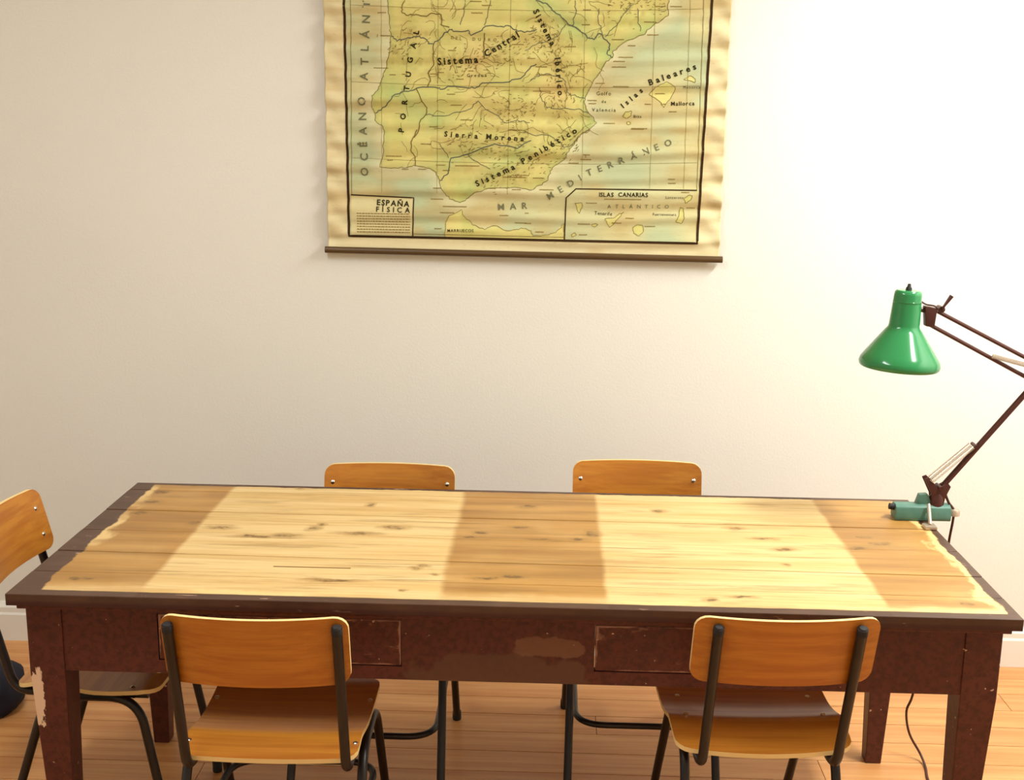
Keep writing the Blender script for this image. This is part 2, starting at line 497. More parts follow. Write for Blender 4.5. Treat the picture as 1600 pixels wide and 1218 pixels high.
# front apron: one frame with two drawer openings
AXI = LXo - .082
yf = -LYo + .004
ZB, ZT = .575, .738
D = [(-.806, -.243), (.197, .760)]          # drawer openings
DZ = (.607, .721)
m = MB()
for (a, b) in ((-AXI, D[0][0]), (D[0][1], D[1][0]), (D[1][1], AXI)): m.box(a, b, yf, yf + .024, ZB, ZT)
for (a, b) in D:
    m.box(a, b, yf, yf + .024, ZB, DZ[0]); m.box(a, b, yf, yf + .024, DZ[1], ZT)
tb(m, 'front_apron', PAINT, 0)
for (a, b) in D:
    cx, cz = (a + b) / 2, (DZ[0] + DZ[1]) / 2
    hx, hz = (b - a) / 2 - .0022, (DZ[1] - DZ[0]) / 2 - .0022
    d = MB().box(cx - hx, cx + hx, yf + .002, yf + .022, cz - hz, cz + hz).build('drawer', DRAWER, table, bevel=.002, off=(cx, yf + .012, cz))
    d2 = MB()
    for (p, q, r, s, t, u) in ((-hx + .01, -hx + .022, .01, .40, -hz + .004, hz - .012), (hx - .022, hx - .01, .01, .40, -hz + .004, hz - .012),
                               (-hx + .022, hx - .022, .388, .40, -hz + .004, hz - .012), (-hx + .022, hx - .022, .01, .388, -hz + .004, -hz + .010)):
        d2.box(p, q, r, s, t, u)
    d2.build('drawer_box', plain('drawer_pine', (190, 150, 96), .7), d)
tb(MB().box(-AXI, AXI, LYo - .028, LYo - .004, ZB, ZT), 'back_apron', PAINT)
for sx in (-1, 1):
    xa, xb = sorted((sx * (LXo - .004), sx * (LXo - .028)))
    tb(MB().box(xa, xb, -LYo + .082, LYo - .082, ZB, ZT), 'side_apron', PAINT)

# ------------------------------------------------------------------ school chairs
def outline_w(d0, d1, hw, r0, r1):
    w = hw
    if d0 < r0: w = min(w, hw - r0 + math.sqrt(max(0, r0 * r0 - (r0 - d0) ** 2)))
    if d1 < r1: w = min(w, hw - r1 + math.sqrt(max(0, r1 * r1 - (r1 - d1) ** 2)))
    return w
def ply_panel(rows, nx, point):
    """closed thin panel; rows: half widths along v; point(u,v_index,side)->xyz, u in [-1,1], side 0 front/top 1 back/bottom"""
    mb = MB(); idx = []
    for side in (0, 1):
        idx.append([mb.add([point(-1 + 2 * i / nx, j, side) for i in range(nx + 1)]) for j in range(len(rows))])
    for side in (0, 1):
        for j in range(len(rows) - 1):
            for i in range(nx):
                a, b = idx[side][j] + i, idx[side][j + 1] + i
                mb.face((a, a + 1, b + 1, b), 0)
    n = len(rows) - 1
    for j in range(n):
        for e in (0, nx):
            mb.face((idx[0][j] + e, idx[0][j + 1] + e, idx[1][j + 1] + e, idx[1][j] + e), 1)
    for j in (0, n):
        for i in range(nx):
            mb.face((idx[0][j] + i, idx[0][j] + i + 1, idx[1][j] + i + 1, idx[1][j] + i), 1)
    return mb
def ends(n, frac=.16, k=5):
    """0..1 samples, dense near both ends"""
    a = [frac * (1 - math.cos(PI / 2 * i / k)) for i in range(k)]
    mid = [frac + (1 - 2 * frac) * i / n for i in range(n + 1)]
    return a + mid + [1 - v for v in reversed(a)]

def make_chair(loc, rz, label, ux=.166, hw=.197, ridge=.09, bulge=.006, ff=.30, rf=-.27, brace=True, top=.822, bh=.168, bw=.197, rec=.24, flat=False, y1=.225, y0=-.19):
    root = tag(empty('school_chair', loc, rz), label, 'chair', 'school chairs around the table')
    R = .0114
    # seat: moulded plywood with a ridge near the rear
    th = .011
    sd = y1 - y0
    ts = ends(12, .13)
    def prof(y):
        yr = y0 + ridge
        if y > yr:
            t = (y - yr) / (y1 - yr)
            z = .016 - .025 * math.sin(min(1, t * 2.2) * PI / 2) + (.008 * max(0, t - .6) / .4) - (.006 * max(0, t - .88) / .12)
        else:
            z = .016 - .016 * ((yr - y) / ridge) ** 1.2
        return z
    hws = [outline_w(t * sd, (1 - t) * sd, hw + .006 * t, .032, .05) for t in ts]
    def sp(u, j, side):
        y = y0 + sd * ts[j]
        x = u * hws[j]
        y -= bulge * (1 - (x / hw) ** 2) * max(0, 1 - ts[j] * 2.2)
        z = .448 + prof(y0 + sd * ts[j]) + .005 * (x / hw) ** 2 - .0025
        return (x, y, z - (th if side else 0))
    st = ply_panel(ts, 14, sp).build('seat', [PLY, PLYEDGE], root, smooth=35)
    for sx in (-1, 1):
        for yy in (y0 + ridge * .55 if not flat else y0 + ridge, .10):
            z = .448 + prof(yy) + .004
            MB().lathe([(0, .0025), (.004, .0018), (.0062, 0), (.0062, -.006)], Matrix.Translation((sx * (ux + .012), yy, z)), 10).build('screw', CHROME, st, smooth=40)
    # two tubes rising behind the backrest and turning forward under the seat
    yb, zb = -.204, .4225
    yu = lambda z: yb - rec * (z - zb)
    for sx in (-1, 1):
        path = fillet([(sx * ux, .135, zb), (sx * ux, yb, zb), (sx * ux, yu(top - .018), top - .018)], .045)
        up = MB().tube(path, R, 12).build('back_upright', TUBE, root, smooth=50)
        MB().lathe([(0, .004), (.008, .003), (R + .0006, -.002), (R + .0006, -.016)], Matrix.Translation((sx * ux, yu(top - .018), top - .018)) @ Matrix.Rotation(math.atan(rec), 4, 'X'), 12).build('end_cap', RUBBER, up, smooth=40)
    # backrest
    zb0 = top - bh
    vs_ = ends(8, .2)
    bws = [outline_w(t * bh, (1 - t) * bh, bw, .03, .03) for t in vs_]
    dep, bt = .030, .010
    cur = lambda x: -dep * (1 - (x / bw) ** 2)
    def bp(u, j, side):
        z = zb0 + bh * vs_[j]; x = u * bws[j]
        y = yu(z) + R + bt * .5 + .001 + (cur(x) - cur(ux)) + (bt / 2 if side == 0 else -bt / 2)
        return (x, y, z)
    bk = ply_panel(vs_, 20, bp).build('backrest', [PLY, PLYEDGE], root, smooth=35)
    for sx in (-1, 1):
        for dz in (.052, .125):
            z = top - dz
            mt = Matrix.Translation((sx * ux, yu(z) + R + bt + .001, z)) @ Matrix.Rotation(-PI / 2 + math.atan(rec), 4, 'X')
            MB().lathe([(0, .003), (.004, .0024), (.007, 0), (.007, -.004)], mt, 12).build('screw', CHROME, bk, smooth=40)
    # leg frames: an upturned U on each side
    for sx in (-1, 1):
        lx = ux + .023
        path = fillet([(sx * (lx + .008), rf, .012), (sx * lx, -.115, zb), (sx * lx, .115, zb), (sx * (lx + .008), ff, .012)], .075, 9)
        lf = MB().tube(path, R, 12).build('leg_frame', TUBE, root, smooth=50)
        for yy in (rf, ff):
            MB().lathe([(0, 0), (.013, 0), (.014, .006), (.0135, .028), (.011, .032)], Matrix.Translation((sx * (lx + .008), yy * 1.0, 0)), 12).build('foot_cap', RUBBER, lf, smooth=40)
    # under-seat cross tubes joining both sides
    for yy in (-.10, .10):
        MB().tube([(-ux - .012, yy, zb), (ux + .012, yy, zb)], .008, 10).build('cross_tube', TUBE, root, smooth=50)
    if brace:
        zz = .205
        tt = (zz - .012) / (zb - .012)
        yfl = ff + (.115 - ff) * tt + .012; yrl = rf + (-.115 - rf) * tt
        bx = ux + .010
        path = fillet([(-bx, yrl, zz + .01), (-bx, yfl, zz), (bx, yfl, zz), (bx, yrl, zz + .01)], .085, 9)
        MB().tube(path, .009, 10).build('brace_tube', TUBE, root, smooth=50)
    return root

make_chair((-.528, .100, 0), math.radians(1.0), 'wooden school chair at the table front with a straight seat edge, before the left drawer', ux=.176, ridge=.085, bulge=.004)
make_chair((.583, .180, 0), math.radians(2.5), 'wooden school chair at the table front with rounded seat edge, before the right drawer', ux=.151, hw=.203, ridge=.125, bulge=.024, ff=.34, rf=-.24, brace=False, flat=True, rec=.29, y0=-.165)
make_chair((-.392, .690, 0), math.radians(180), 'school chair behind the table, only its backrest above the top, farther from the green lamp', ux=.174)
make_chair((.358, .785, 0), math.radians(180), 'school chair behind the table, only its backrest above the top, nearer the green lamp', ux=.174)
make_chair((-1.040, .412, 0), math.radians(-90), 'school chair at the short end of the table, screws showing on its backrest', ux=.168, brace=False, ff=.19, rf=-.25, top=.842, y1=.165)

# dark bag standing on the floor behind the end chair, mostly out of the picture
def bag():
    mb = MB(); seg, n = 24, 14
    rings = []
    for j in range(n + 1):
        t = j / n
        z = .165 * t
        w = (1 - max(0, (t - .55) / .45) ** 2.2) ** .5 if t < 1 else 0.02
        w = max(w, .04) * (1 - .12 * (1 - t) ** 6)
        ring = []
        for k in range(seg):
            a = 2 * PI * k / seg
            c, s = math.cos(a), math.sin(a)
            sx = math.copysign(abs(c) ** .6, c) * .20 * w; sy = math.copysign(abs(s) ** .6, s) * .11 * w
            q = 1 + .03 * math.sin(3 * a + 7 * t) + .02 * math.sin(5 * a - 11 * t)
            ring.append((sx * q, sy * q, z + .006 * math.sin(2 * a + 3 * t) * t))
        rings.append(mb.add(ring))
    for j in range(n):
        for k in range(seg):
            k2 = (k + 1) % seg
            mb.face((rings[j] + k, rings[j] + k2, rings[j + 1] + k2, rings[j + 1] + k))
    mb.face([rings[0] + k for k in reversed(range(seg))]); mb.face([rings[n] + k for k in range(seg)])
    root = tag(empty('bag', (-1.765, .93, 0), .1), 'dark bag on the floor at the picture edge behind the end chair', 'bag')
    mb.build('body', BAGM, root, smooth=60)
    h = MB().tube(smoothpath([(-.08, -.10, .10), (-.06, -.122, .06), (0, -.13, .045), (.06, -.122, .06), (.08, -.10, .10)]), .007, 8)
    h.build('handle', BAGM, root, smooth=60)
bag()

# ------------------------------------------------------------------ map tracing, millimetres on the sheet
COAST = [(-452,791),(-450,754),(-447,717),(-443,682),(-444,650),(-453,613),(-464,575),(-478,536),(-488,513),(-505,498),(-508,460),(-497,441),(-498,421),(-484,409),(-470,402),(-468,370),(-471,313),(-482,272),(-433,270),(-388,273),(-366,278),(-326,271),(-299,257),(-291,237),(-286,220),(-275,196),(-255,172),(-220,160),(-201,173),(-175,193),(-122,209),(-42,214),(7,206),(17,207),(39,220),(61,234),(69,256),(78,277),(117,304),(126,326),(142,347),(156,365),(166,383),(198,400),(172,385),(219,422),(192,451),(178,481),(179,498),(203,549),(228,582),(244,612),(263,623),(265,645),(294,667),(362,696),(372,711),(403,732),(436,754),(432,775),(435,800)]
AFRICA = [(-270,48),(-268,97),(-255,119),(-215,138),(-206,116),(-179,89),(-138,75),(-107,88),(-67,73),(-40,76),(-13,81),(14,75),(20,57),(73,60),(100,76),(121,99),(125,48)]
RIVERS = [[(-442,682),(-425,667),(-390,678),(-351,683),(-327,672),(-321,660),(-306,660),(-286,677),(-256,706),(-243,698),(-195,703),(-187,688),(-152,703),(-143,716),(-92,716),(-61,715),(-40,700),(3,699),(21,707)],[(-495,442),(-475,456),(-455,475),(-431,503),(-387,512),(-363,523),(-299,526),(-282,520),(-255,529),(-190,525),(-168,527),(-151,540),(-64,546),(-20,563),(1,588),(22,601)],[(-332,440),(-273,437),(-220,450),(-190,459),(-172,476),(-163,486),(-141,460),(-97,439),(-80,418),(-36,427),(4,419)],[(-286,231),(-273,246),(-259,255),(-255,295),(-251,303),(-198,317),(-127,344),(-110,351),(-35,336),(9,363)],[(-198,315),(-175,296),(-149,283),(-122,270)],[(-259,303),(-273,329),(-290,350)],[(16,796),(46,788),(68,767),(99,743),(133,719),(168,698),(190,682),(204,680),(216,695),(229,692),(238,678),(255,666),(254,650),(245,637),(263,625)],[(133,719),(143,756),(141,797)],[(229,695),(224,720),(215,736),(216,773)],[(237,687),(258,708),(283,737),(308,774),(324,786)],[(178,498),(152,502),(121,514),(116,548),(94,564),(55,572),(29,563),(3,550)],[(192,451),(161,464),(100,463),(57,467),(39,496),(34,530)],[(-221,719),(-213,744),(-206,794)],[(-146,718),(-135,753),(-127,794)],[(163,380),(134,347),(116,343),(94,364),(67,381),(14,380),(-12,393)],[(112,723),(91,689),(53,672),(10,659),(-16,642)],[(349,704),(341,737),(337,774)]]
BORDERS = [[(-398,792),(-406,771),(-407,754),(-394,746),(-364,749),(-329,743),(-312,753),(-282,750),(-282,719),(-256,711)],[(-306,660),(-308,627),(-308,593),(-325,568),(-317,551),(-328,526)],[(-363,521),(-347,487),(-328,462),(-332,440),(-350,421),(-356,389),(-369,367)],[(-361,392),(-378,358),(-381,327),(-368,306),(-366,279)],[(-145,695),(-147,658),(-145,616)]]
ISLANDS = [[(384,513),(402,534),(436,551),(454,543),(467,531),(457,509),(431,471),(421,488),(395,505)],[(301,442),(310,457),(329,459),(327,444),(315,436)],[(315,425),(324,427),(328,419),(317,417)],[(492,560),(513,571),(528,561),(527,550),(505,556)],[(155,165),(178,166),(180,157),(170,132),(165,139)],[(254,116),(281,119),(298,130),(316,139),(299,119),(284,101),(271,88),(261,101)],[(346,89),(361,98),(378,96),(381,76),(365,62),(349,71)],[(498,157),(509,153),(512,122),(503,104),(485,109),(493,126)],[(508,183),(521,197),(536,195),(532,182),(515,170)],[(211,95),(221,101),(233,97),(222,88)],[(145,63),(156,70),(162,62),(151,55)]]
WORDS = [('OCÉANO',(-533,256),(-539,479),24,'g',0.02),('ATLÁNTICO',(-531,557),(-514,897),24,'g',0.02),('PORTUG',(-412,390),(-382,609),17,'k',0.03),('AL',(-371,654),(-362,695),17,'k',0.03),('Sistema',(-288,606),(-171,613),20,'k',0.03),('Central',(-135,634),(-40,692),20,'k',0.03),('Sierra',(-267,380),(-169,375),16,'k',0.03),('Morena',(-128,373),(-20,369),16,'k',0.03),('Sistema',(-164,224),(-50,278),18,'k',0.03),('Penibético',(-15,298),(147,395),18,'k',0.03),('Sistema',(19,761),(72,666),18,'k',0.03),('Ibérico',(89,619),(101,513),18,'k',0.03),('Islas',(299,475),(356,524),16,'k',0.03),('Baleares',(387,550),(523,599),18,'k',0.03),('MAR',(-86,149),(-9,154),20,'g',0.015),('MEDI',(74,188),(169,247),20,'g',0.015),('TERRÁNEO',(199,264),(450,361),20,'g',0.015),('ESPAÑA',(-488,158),(-396,154),17,'k',0.03),('FÍSICA',(-491,136),(-393,134),16,'k',0.02),('ISLAS',(234,194),(276,194),13,'k',0.02),('CANARIAS',(301,195),(387,195),13,'k',0.02),('ATLÁNTICO',(267,156),(454,158),12,'g',0.0),('Tenerife',(224,134),(274,132),11,'k',0),('Fuerteventura',(412,133),(483,133),8,'k',0),('Lanzarote',(451,188),(504,188),8,'k',0),('Mallorca',(460,484),(525,486),12,'k',0.02),('Menorca',(495,535),(542,536),8,'k',0),('Ibiza',(337,443),(359,443),9,'k',0),('Golfo',(221,513),(258,513),11,'k',0),('de',(235,488),(244,488),9,'k',0),('Valencia',(207,462),(275,462),11,'k',0),('MARRUECOS',(-257,70),(-178,71),9,'k',0.01),('DEL',(-247,680),(-221,677),9,'b',0.01),('DUERO',(-178,676),(-111,674),9,'b',0.01),('Gredos',(-195,564),(-140,565),10,'k',0)]
MARKS = [(-485,753,26),(-477,683,30),(-500,584,48),(-187,755,35),(-260,640,26),(-56,661,38),(-195,578,18),(-448,563,22),(-408,565,17),(-317,567,27),(-295,572,22),(-234,552,26),(-264,505,26),(-251,471,35),(-321,402,31),(-220,425,39),(-66,395,48),(-153,778,31),(-191,790,38),(167,768,25),(360,733,39),(393,781,34),(440,781,38),(370,694,35),(259,679,39),(311,661,26),(282,625,48),(266,612,38),(262,595,47),(211,544,31),(268,535,52),(187,491,30),(191,481,26),(241,420,35),(331,405,48),(403,515,30),(448,459,27),(422,482,17),(370,481,21),(24,568,48),(12,518,57),(-7,618,26),(19,593,39),(113,656,31),(163,723,26),(-463,307,53),(-552,347,27),(-459,294,18),(-410,266,22),(-357,267,27),(-299,281,31),(-237,280,53),(-184,280,26),(-348,347,35),(-277,264,26),(-308,207,26),(-317,171,40),(-277,148,80),(-286,128,49),(-304,76,22),(-126,209,22),(-51,206,31),(-42,252,44),(-82,245,71),(-40,98,40),(-90,122,27),(170,305,35),(178,320,22),(130,293,36),(39,207,45),(17,244,39),(329,403,43),(455,246,22),(456,233,26),(250,180,119),(191,166,35),(321,119,26),(277,103,31),(166,98,40),(171,63,27),(384,93,35),(518,155,27),(498,205,27),(28,70,27),(-8,97,23),(-8,130,13)]
SPAINBOX = [(-579,181),(-373,174),(-376,50)]
CANBOX = [(549,212),(157,211),(126,182),(123,43)]
FRAME = [(-591,790),(-587,47),(557,41),(570,801)]
FRAMEIN = [(-570,790),(-575,60),(548,53),(544,801)]

# ------------------------------------------------------------------ the wall map (printed sheet on two rods)
# everything below in millimetres on the sheet: x from the picture-wall origin, z above the lower rod
MX, MY, MZ = 0.0, 1.448, 1.42
wall_map = tag(empty('wall_map', (MX, MY, MZ)), 'old printed school map of Spain hanging on the white wall above the table', 'map')
XA, XB, ZTOP = -.658, .632, 1.13
def wave(x, z):
    y = .0034 * math.sin(z * 88 + .9 * math.sin(x * 3.1 + .4) + .5 * math.sin(x * 9)) + .0026 * math.sin(z * 47 + x * 2.6 + 1.1)
    y += .0014 * math.sin(z * 150 - x * 6.0 + 2 * math.sin(x * 4))
    e = math.exp(-((abs(x + .013) - .635) / .05) ** 2)
    y += .0042 * e * math.sin(z * 62 + x * 40)
    return y * min(1.0, (z + .012) / .05) * min(1.0, (ZTOP - z + .012) / .05)

def inpoly(px, pz, poly):
    ins = np.zeros(px.shape, bool)
    n = len(poly)
    for i in range(n):
        x0, z0 = poly[i]; x1, z1 = poly[(i + 1) % n]
        if z0 == z1: continue
        c = ((pz > z0) != (pz > z1)) & (px < (x1 - x0) * (pz - z0) / (z1 - z0) + x0)
        ins ^= c
    return ins
def segdist(px, pz, a, b):
    ax, az = a; bx, bz = b
    dx, dz = bx - ax, bz - az
    t = np.clip(((px - ax) * dx + (pz - az) * dz) / (dx * dx + dz * dz + 1e-9), 0, 1)
    return np.hypot(px - ax - t * dx, pz - az - t * dz)
rng = np.random.default_rng(5)
def vnoise(px, pz, s):
    g = rng.random((80, 80)); u = px / s + 400.37; v = pz / s + 400.71
    i, j = np.floor(u).astype(int), np.floor(v).astype(int); fu, fv = u - i, v - j
    fu = fu * fu * (3 - 2 * fu); fv = fv * fv * (3 - 2 * fv)
    G = lambda a, b: g[a % 80, b % 80]
    return (G(i, j) * (1 - fu) + G(i + 1, j) * fu) * (1 - fv) + (G(i, j + 1) * (1 - fu) + G(i + 1, j + 1) * fu) * fv

north = [(450, 870), (330, 985), (100, 1010), (-180, 1030), (-420, 1010), (-470, 930)]
LAND = COAST + north
SIERRAS = [((-300, 580), (-60, 640)), ((-60, 640), (60, 700)), ((40, 740), (110, 560)), ((110, 560), (90, 440)), ((-260, 350), (-10, 360)), ((-150, 215), (20, 300)), ((20, 300), (160, 370)), ((-120, 450), (20, 470)), ((240, 780), (420, 800)), ((-440, 620), (-380, 700))]
VALLEYS = [((-190, 200), (-20, 320)), ((20, 800), (300, 600)), ((-450, 520), (-300, 420)), ((160, 330), (250, 520)), ((-270, 300), (-150, 330)), ((300, 640), (440, 760))]
def map_sheet():
    nx, nz = 300, 262
    xs = np.linspace(XA, XB, nx + 1); zs = np.linspace(-.012, ZTOP, nz + 1)
    X, Z = np.meshgrid(xs, zs)
    V = [(float(x), wave(float(x), float(z)), float(z)) for z in zs for x in xs]
    F = []
    w = nx + 1
    for j in range(nz):
        for i in range(nx):
            a = j * w + i
            F.append((a, a + 1, a + w + 1, a + w))
    me = bpy.data.meshes.new('printed_sheet'); me.from_pydata(V, [], F)
    for p in me.polygons: p.use_smooth = True
    px, pz = (X * 1000).ravel(), (Z * 1000).ravel()
    L = lambda c: np.array(lin(*c)[:3])
    col = np.tile(L((232, 212, 156)), (px.size, 1))                       # bare paper
    def blend(mask, c):
        nonlocal col
        col = col * (1 - mask[:, None]) + np.asarray(L(c)) * mask[:, None]
    n1, n2, n3, n4 = vnoise(px, pz, 120), vnoise(px, pz, 45), vnoise(px, pz, 18), vnoise(px * .35, pz, 30)
    frame = inpoly(px, pz, [(-589, 43), (562, 40), (574, 1090), (-593, 1090)])
    sea = frame.astype(float)
    blend(sea, (214, 200, 138))
    blend(sea * np.clip((n1 - .35) * 2.2, 0, 1) * .8, (184, 192, 142))
    blend(sea * np.clip((n4 - .48) * 2.4, 0, 1) * .6, (200, 172, 106))
    land = (inpoly(px, pz, LAND) | inpoly(px, pz, AFRICA + [(123, 43), (-360, 43)]) & (pz > 43)).astype(float)
    for isl in ISLANDS: land = np.maximum(land, inpoly(px, pz, isl).astype(float))
    land *= sea
    # pale shelf along the coast
    dc = np.full(px.shape, 1e9)
    for a, b in zip(COAST, COAST[1:]): dc = np.minimum(dc, segdist(px, pz, a, b))
    blend(sea * (1 - land) * np.clip(1 - dc / 42, 0, 1) * .8, (226, 214, 158))
    blend(land, (224, 208, 122))
    blend(land * np.clip((n2 - .4) * 2, 0, 1) * .7, (204, 198, 108))
    ds = np.full(px.shape, 1e9)
    for a, b in SIERRAS: ds = np.minimum(ds, segdist(px, pz, a, b))
    dv = np.full(px.shape, 1e9)
    for a, b in VALLEYS: dv = np.minimum(dv, segdist(px, pz, a, b))
    blend(land * np.clip(1 - (dv + 26 * (n3 - .5)) / 60, 0, 1) * .8, (184, 194, 112))
    blend(land * np.clip(1 - (dc - 2) / 22, 0, 1) * .45, (176, 186, 104))
    blend(land * np.clip(1.0 - (ds + 50 * (n3 - .5)) / 42, 0, 1) * .5, (200, 174, 94))
    blend(land * np.clip((n3 - .62) * 3, 0, 1) * np.clip(1 - ds / 110, 0, 1) * .6, (164, 138, 70))
    blend(land * np.clip((n1 - .62) * 3, 0, 1) * .35, (226, 184, 116))
    blend(inpoly(px, pz, [(-579, 50), (-376, 50), (-373, 174), (-579, 181)]).astype(float), (222, 204, 142))
    blend(np.clip((n4 - .62) * 2.5, 0, 1) * (1 - sea) * .6, (206, 170, 104))      # foxing of the margin
    col = np.clip(col * np.array([.86, .93, 1.10]), 0, .9)
    at = me.color_attributes.new('print', 'FLOAT_COLOR', 'POINT')
    at.data.foreach_set('color', np.column_stack([col, np.ones(px.size)]).astype(np.float32).ravel())
    n = NT('printed_cloth_paper', .72, .2)
    c = n.coords()
    st = n.noise(n.scale(c, (2.2, 1, 16)), 1.0, 4)
    cc = n.mix(n.m('MULTIPLY', n.step(st, .48, .74), .42), n.attr('print'), lin(158, 128, 66))
    fine = n.noise(n.scale(c, (60, 60, 160)), 1.0, 3)
    cc = n.mix(n.m('MULTIPLY', n.step(fine, .55, .8), .18), cc, lin(120, 96, 44))
    n.color(cc); n.bump(n.noise(n.scale(c, (6, 6, 60)), 1.0, 3), .35, .002)
    me.materials.append(n.mat)
    o = bpy.data.objects.new('printed_sheet', me); COL.objects.link(o); o.parent = wall_map
    md = o.modifiers.new('thickness', 'SOLIDIFY'); md.thickness = .0008; md.offset = -1
    return o
sheet = map_sheet()

INK = {'k': plain('black_ink', (50, 46, 26), .8, 0, .1), 'g': plain('grey_green_ink', (112, 112, 82), .8, 0, .1), 'b': plain('brown_ink', (122, 106, 54), .8, 0, .1),
       'r': plain('river_ink', (92, 96, 84), .8, 0, .1), 's': plain('pale_brown_ink', (138, 114, 60), .8, 0, .1), 'f': plain('frame_ink', (58, 40, 22), .8, 0, .1)}
EPS = .0011
def ribbon(mb, pts, w, step=.012, closed=False):
    """flat printed line following the sheet; pts in mm"""
    P = [Vector((p[0] / 1000, p[1] / 1000)) for p in pts]
    if closed: P.append(P[0])
    Q = [P[0]]
    for a, b in zip(P, P[1:]):
        n = max(1, int((b - a).length / step + .5))
        Q += [a.lerp(b, k / n) for k in range(1, n + 1)]
    prev = None
    for i, q in enumerate(Q):
        d = (Q[min(i + 1, len(Q) - 1)] - Q[max(i - 1, 0)])
        d = d.normalized() if d.length > 1e-9 else Vector((1, 0))
        nn = Vector((-d.y, d.x)) * (w / 2000)
        a, b = q + nn, q - nn
        k = mb.add([(a.x, wave(a.x, a.y) - EPS, a.y), (b.x, wave(b.x, b.y) - EPS, b.y)])
        if prev is not None: mb.face((prev, prev + 1, k + 1, k))
        prev = k
def wiggle(pts, amp, seed, sub=4):
    r = random.Random(seed); out = []
    for a, b in zip(pts, pts[1:]):
        for k in range(sub):
            t = k / sub; e = amp if k else amp * .3
            out.append((a[0] + (b[0] - a[0]) * t + r.uniform(-e, e), a[1] + (b[1] - a[1]) * t + r.uniform(-e, e)))
    out.append(pts[-1])
    return out
def printed(name, lines, w, ink, stuff=False):
    mb = MB()
    for l in lines: ribbon(mb, l, w)
    o = mb.build(name, INK[ink], sheet)
    if stuff: o['kind'] = 'stuff'
    return o
printed('frame_line', [[(-593, 1085), FRAME[0], FRAME[1], FRAME[2], FRAME[3], (576, 1085)]], 8, 'f')
printed('frame_line', [[(-571, 1085), FRAMEIN[0], (-576, 181)], [(-376, 57), (123, 54)]], 1.6, 'b')
printed('frame_line', [[(549, 212), FRAMEIN[3], (544, 1085)]], 1.6, 'b')
printed('title_box_line', [SPAINBOX], 4, 'f')
printed('inset_box_line', [CANBOX], 4, 'f')
printed('coast_line', [wiggle(COAST, 3, 1)], 1.8, 'b')
printed('coast_line', [wiggle(AFRICA, 3, 2)], 1.5, 'b')
for k, isl in enumerate(ISLANDS): printed('island_line', [wiggle(isl + isl[:1], 1.5, k)], 1.5, 'b')
for k, rv in enumerate(RIVERS): printed('river_line', [wiggle(rv, 3.2, 20 + k)], 3.0 if k in (0, 1, 3, 6) else 1.8, 'r')
for k, bd in enumerate(BORDERS): printed('border_line', [wiggle(bd, 2, 50 + k)], 3.0, 'b')
for gx in (-471, -290, -60, 170, 390, 500): printed('grid_line', [[(gx, 1085), (gx + (6 if gx > 0 else -6), 215 if gx > 130 else 190)]], .9, 'b')
for gz in (300, 540, 775, 1000): printed('grid_line', [[(-571, gz), (-300, gz - 8), (0, gz - 11), (300, gz - 8), (545, gz)]], .8, 'b')
# hachures of the mountain ranges and the unreadable small place names: uncountable print
rr = random.Random(3); hs = []
land_poly = [(a / 1, b / 1) for a, b in LAND]
for a, b in SIERRAS:
    ln = math.hypot(b[0] - a[0], b[1] - a[1])
    for k in range(int(ln / 2.0)):
        t = rr.random(); o = rr.gauss(0, 26)
        x = a[0] + (b[0] - a[0]) * t - (b[1] - a[1]) / ln * o; z = a[1] + (b[1] - a[1]) * t + (b[0] - a[0]) / ln * o
        an = math.atan2(b[1] - a[1], b[0] - a[0]) + rr.gauss(0, .5); q = rr.uniform(4, 11)
        hs.append([(x, z), (x + q * math.cos(an), z + q * math.sin(an))])
printed('relief_hatching', hs, 1.5, 'b', True)
ws = []
for k in range(190):
    x, z = rr.uniform(-420, 330), rr.uniform(330, 990)
    if inpoly(np.array([x]), np.array([z]), LAND)[0]:
        an = rr.uniform(0, 2 * PI); p = [(x, z)]
        for q in range(rr.randint(3, 7)):
            an += rr.gauss(0, .5); p.append((p[-1][0] + 13 * math.cos(an), p[-1][1] + 13 * math.sin(an)))
        ws.append(p)
printed('stream_lines', ws, 1.1, 'b', True)
ms = []
for x, z, l in MARKS:
    q = x
    while q < x + l - 2:
        d = rr.uniform(2.2, 4.5); ms.append([(q, z), (q + d, z + rr.uniform(-.6, .6))]); q += d + 1.1
for k in range(8):
    z = 122 - k * 8.6; q = -560
    while q < -385:
        d = rr.uniform(4, 11); ms.append([(q, z), (min(q + d, -385), z - .4)]); q += d + 2.2
printed('small_print', ms, 3.0, 's', True)

# lettering: glyph outlines of the built-in font, laid out letter by letter along a line on the sheet
_cache = {}
def glyph(ch, bold):
    key = (ch, bold)
    if key not in _cache:
        cu = bpy.data.curves.new('glyph', 'FONT'); cu.body = ch; cu.size = 1; cu.offset = bold; cu.resolution_u = 2
        ob = bpy.data.objects.new('glyph', cu); COL.objects.link(ob)
        dg = bpy.context.evaluated_depsgraph_get()
        me = bpy.data.meshes.new_from_object(ob.evaluated_get(dg))
        vs2 = [(v.co.x, v.co.y) for v in me.vertices]; fs = [tuple(p.vertices) for p in me.polygons]
        bpy.data.objects.remove(ob); bpy.data.curves.remove(cu); bpy.data.meshes.remove(me)
        xs = [v[0] for v in vs2] or [0]
        c = (min(xs) + max(xs)) / 2
        _cache[key] = ([(x - c, y) for x, y in vs2], fs, max(xs) - min(xs))
    return _cache[key]
CAP = max(v[1] for v in glyph('H', 0.0)[0])
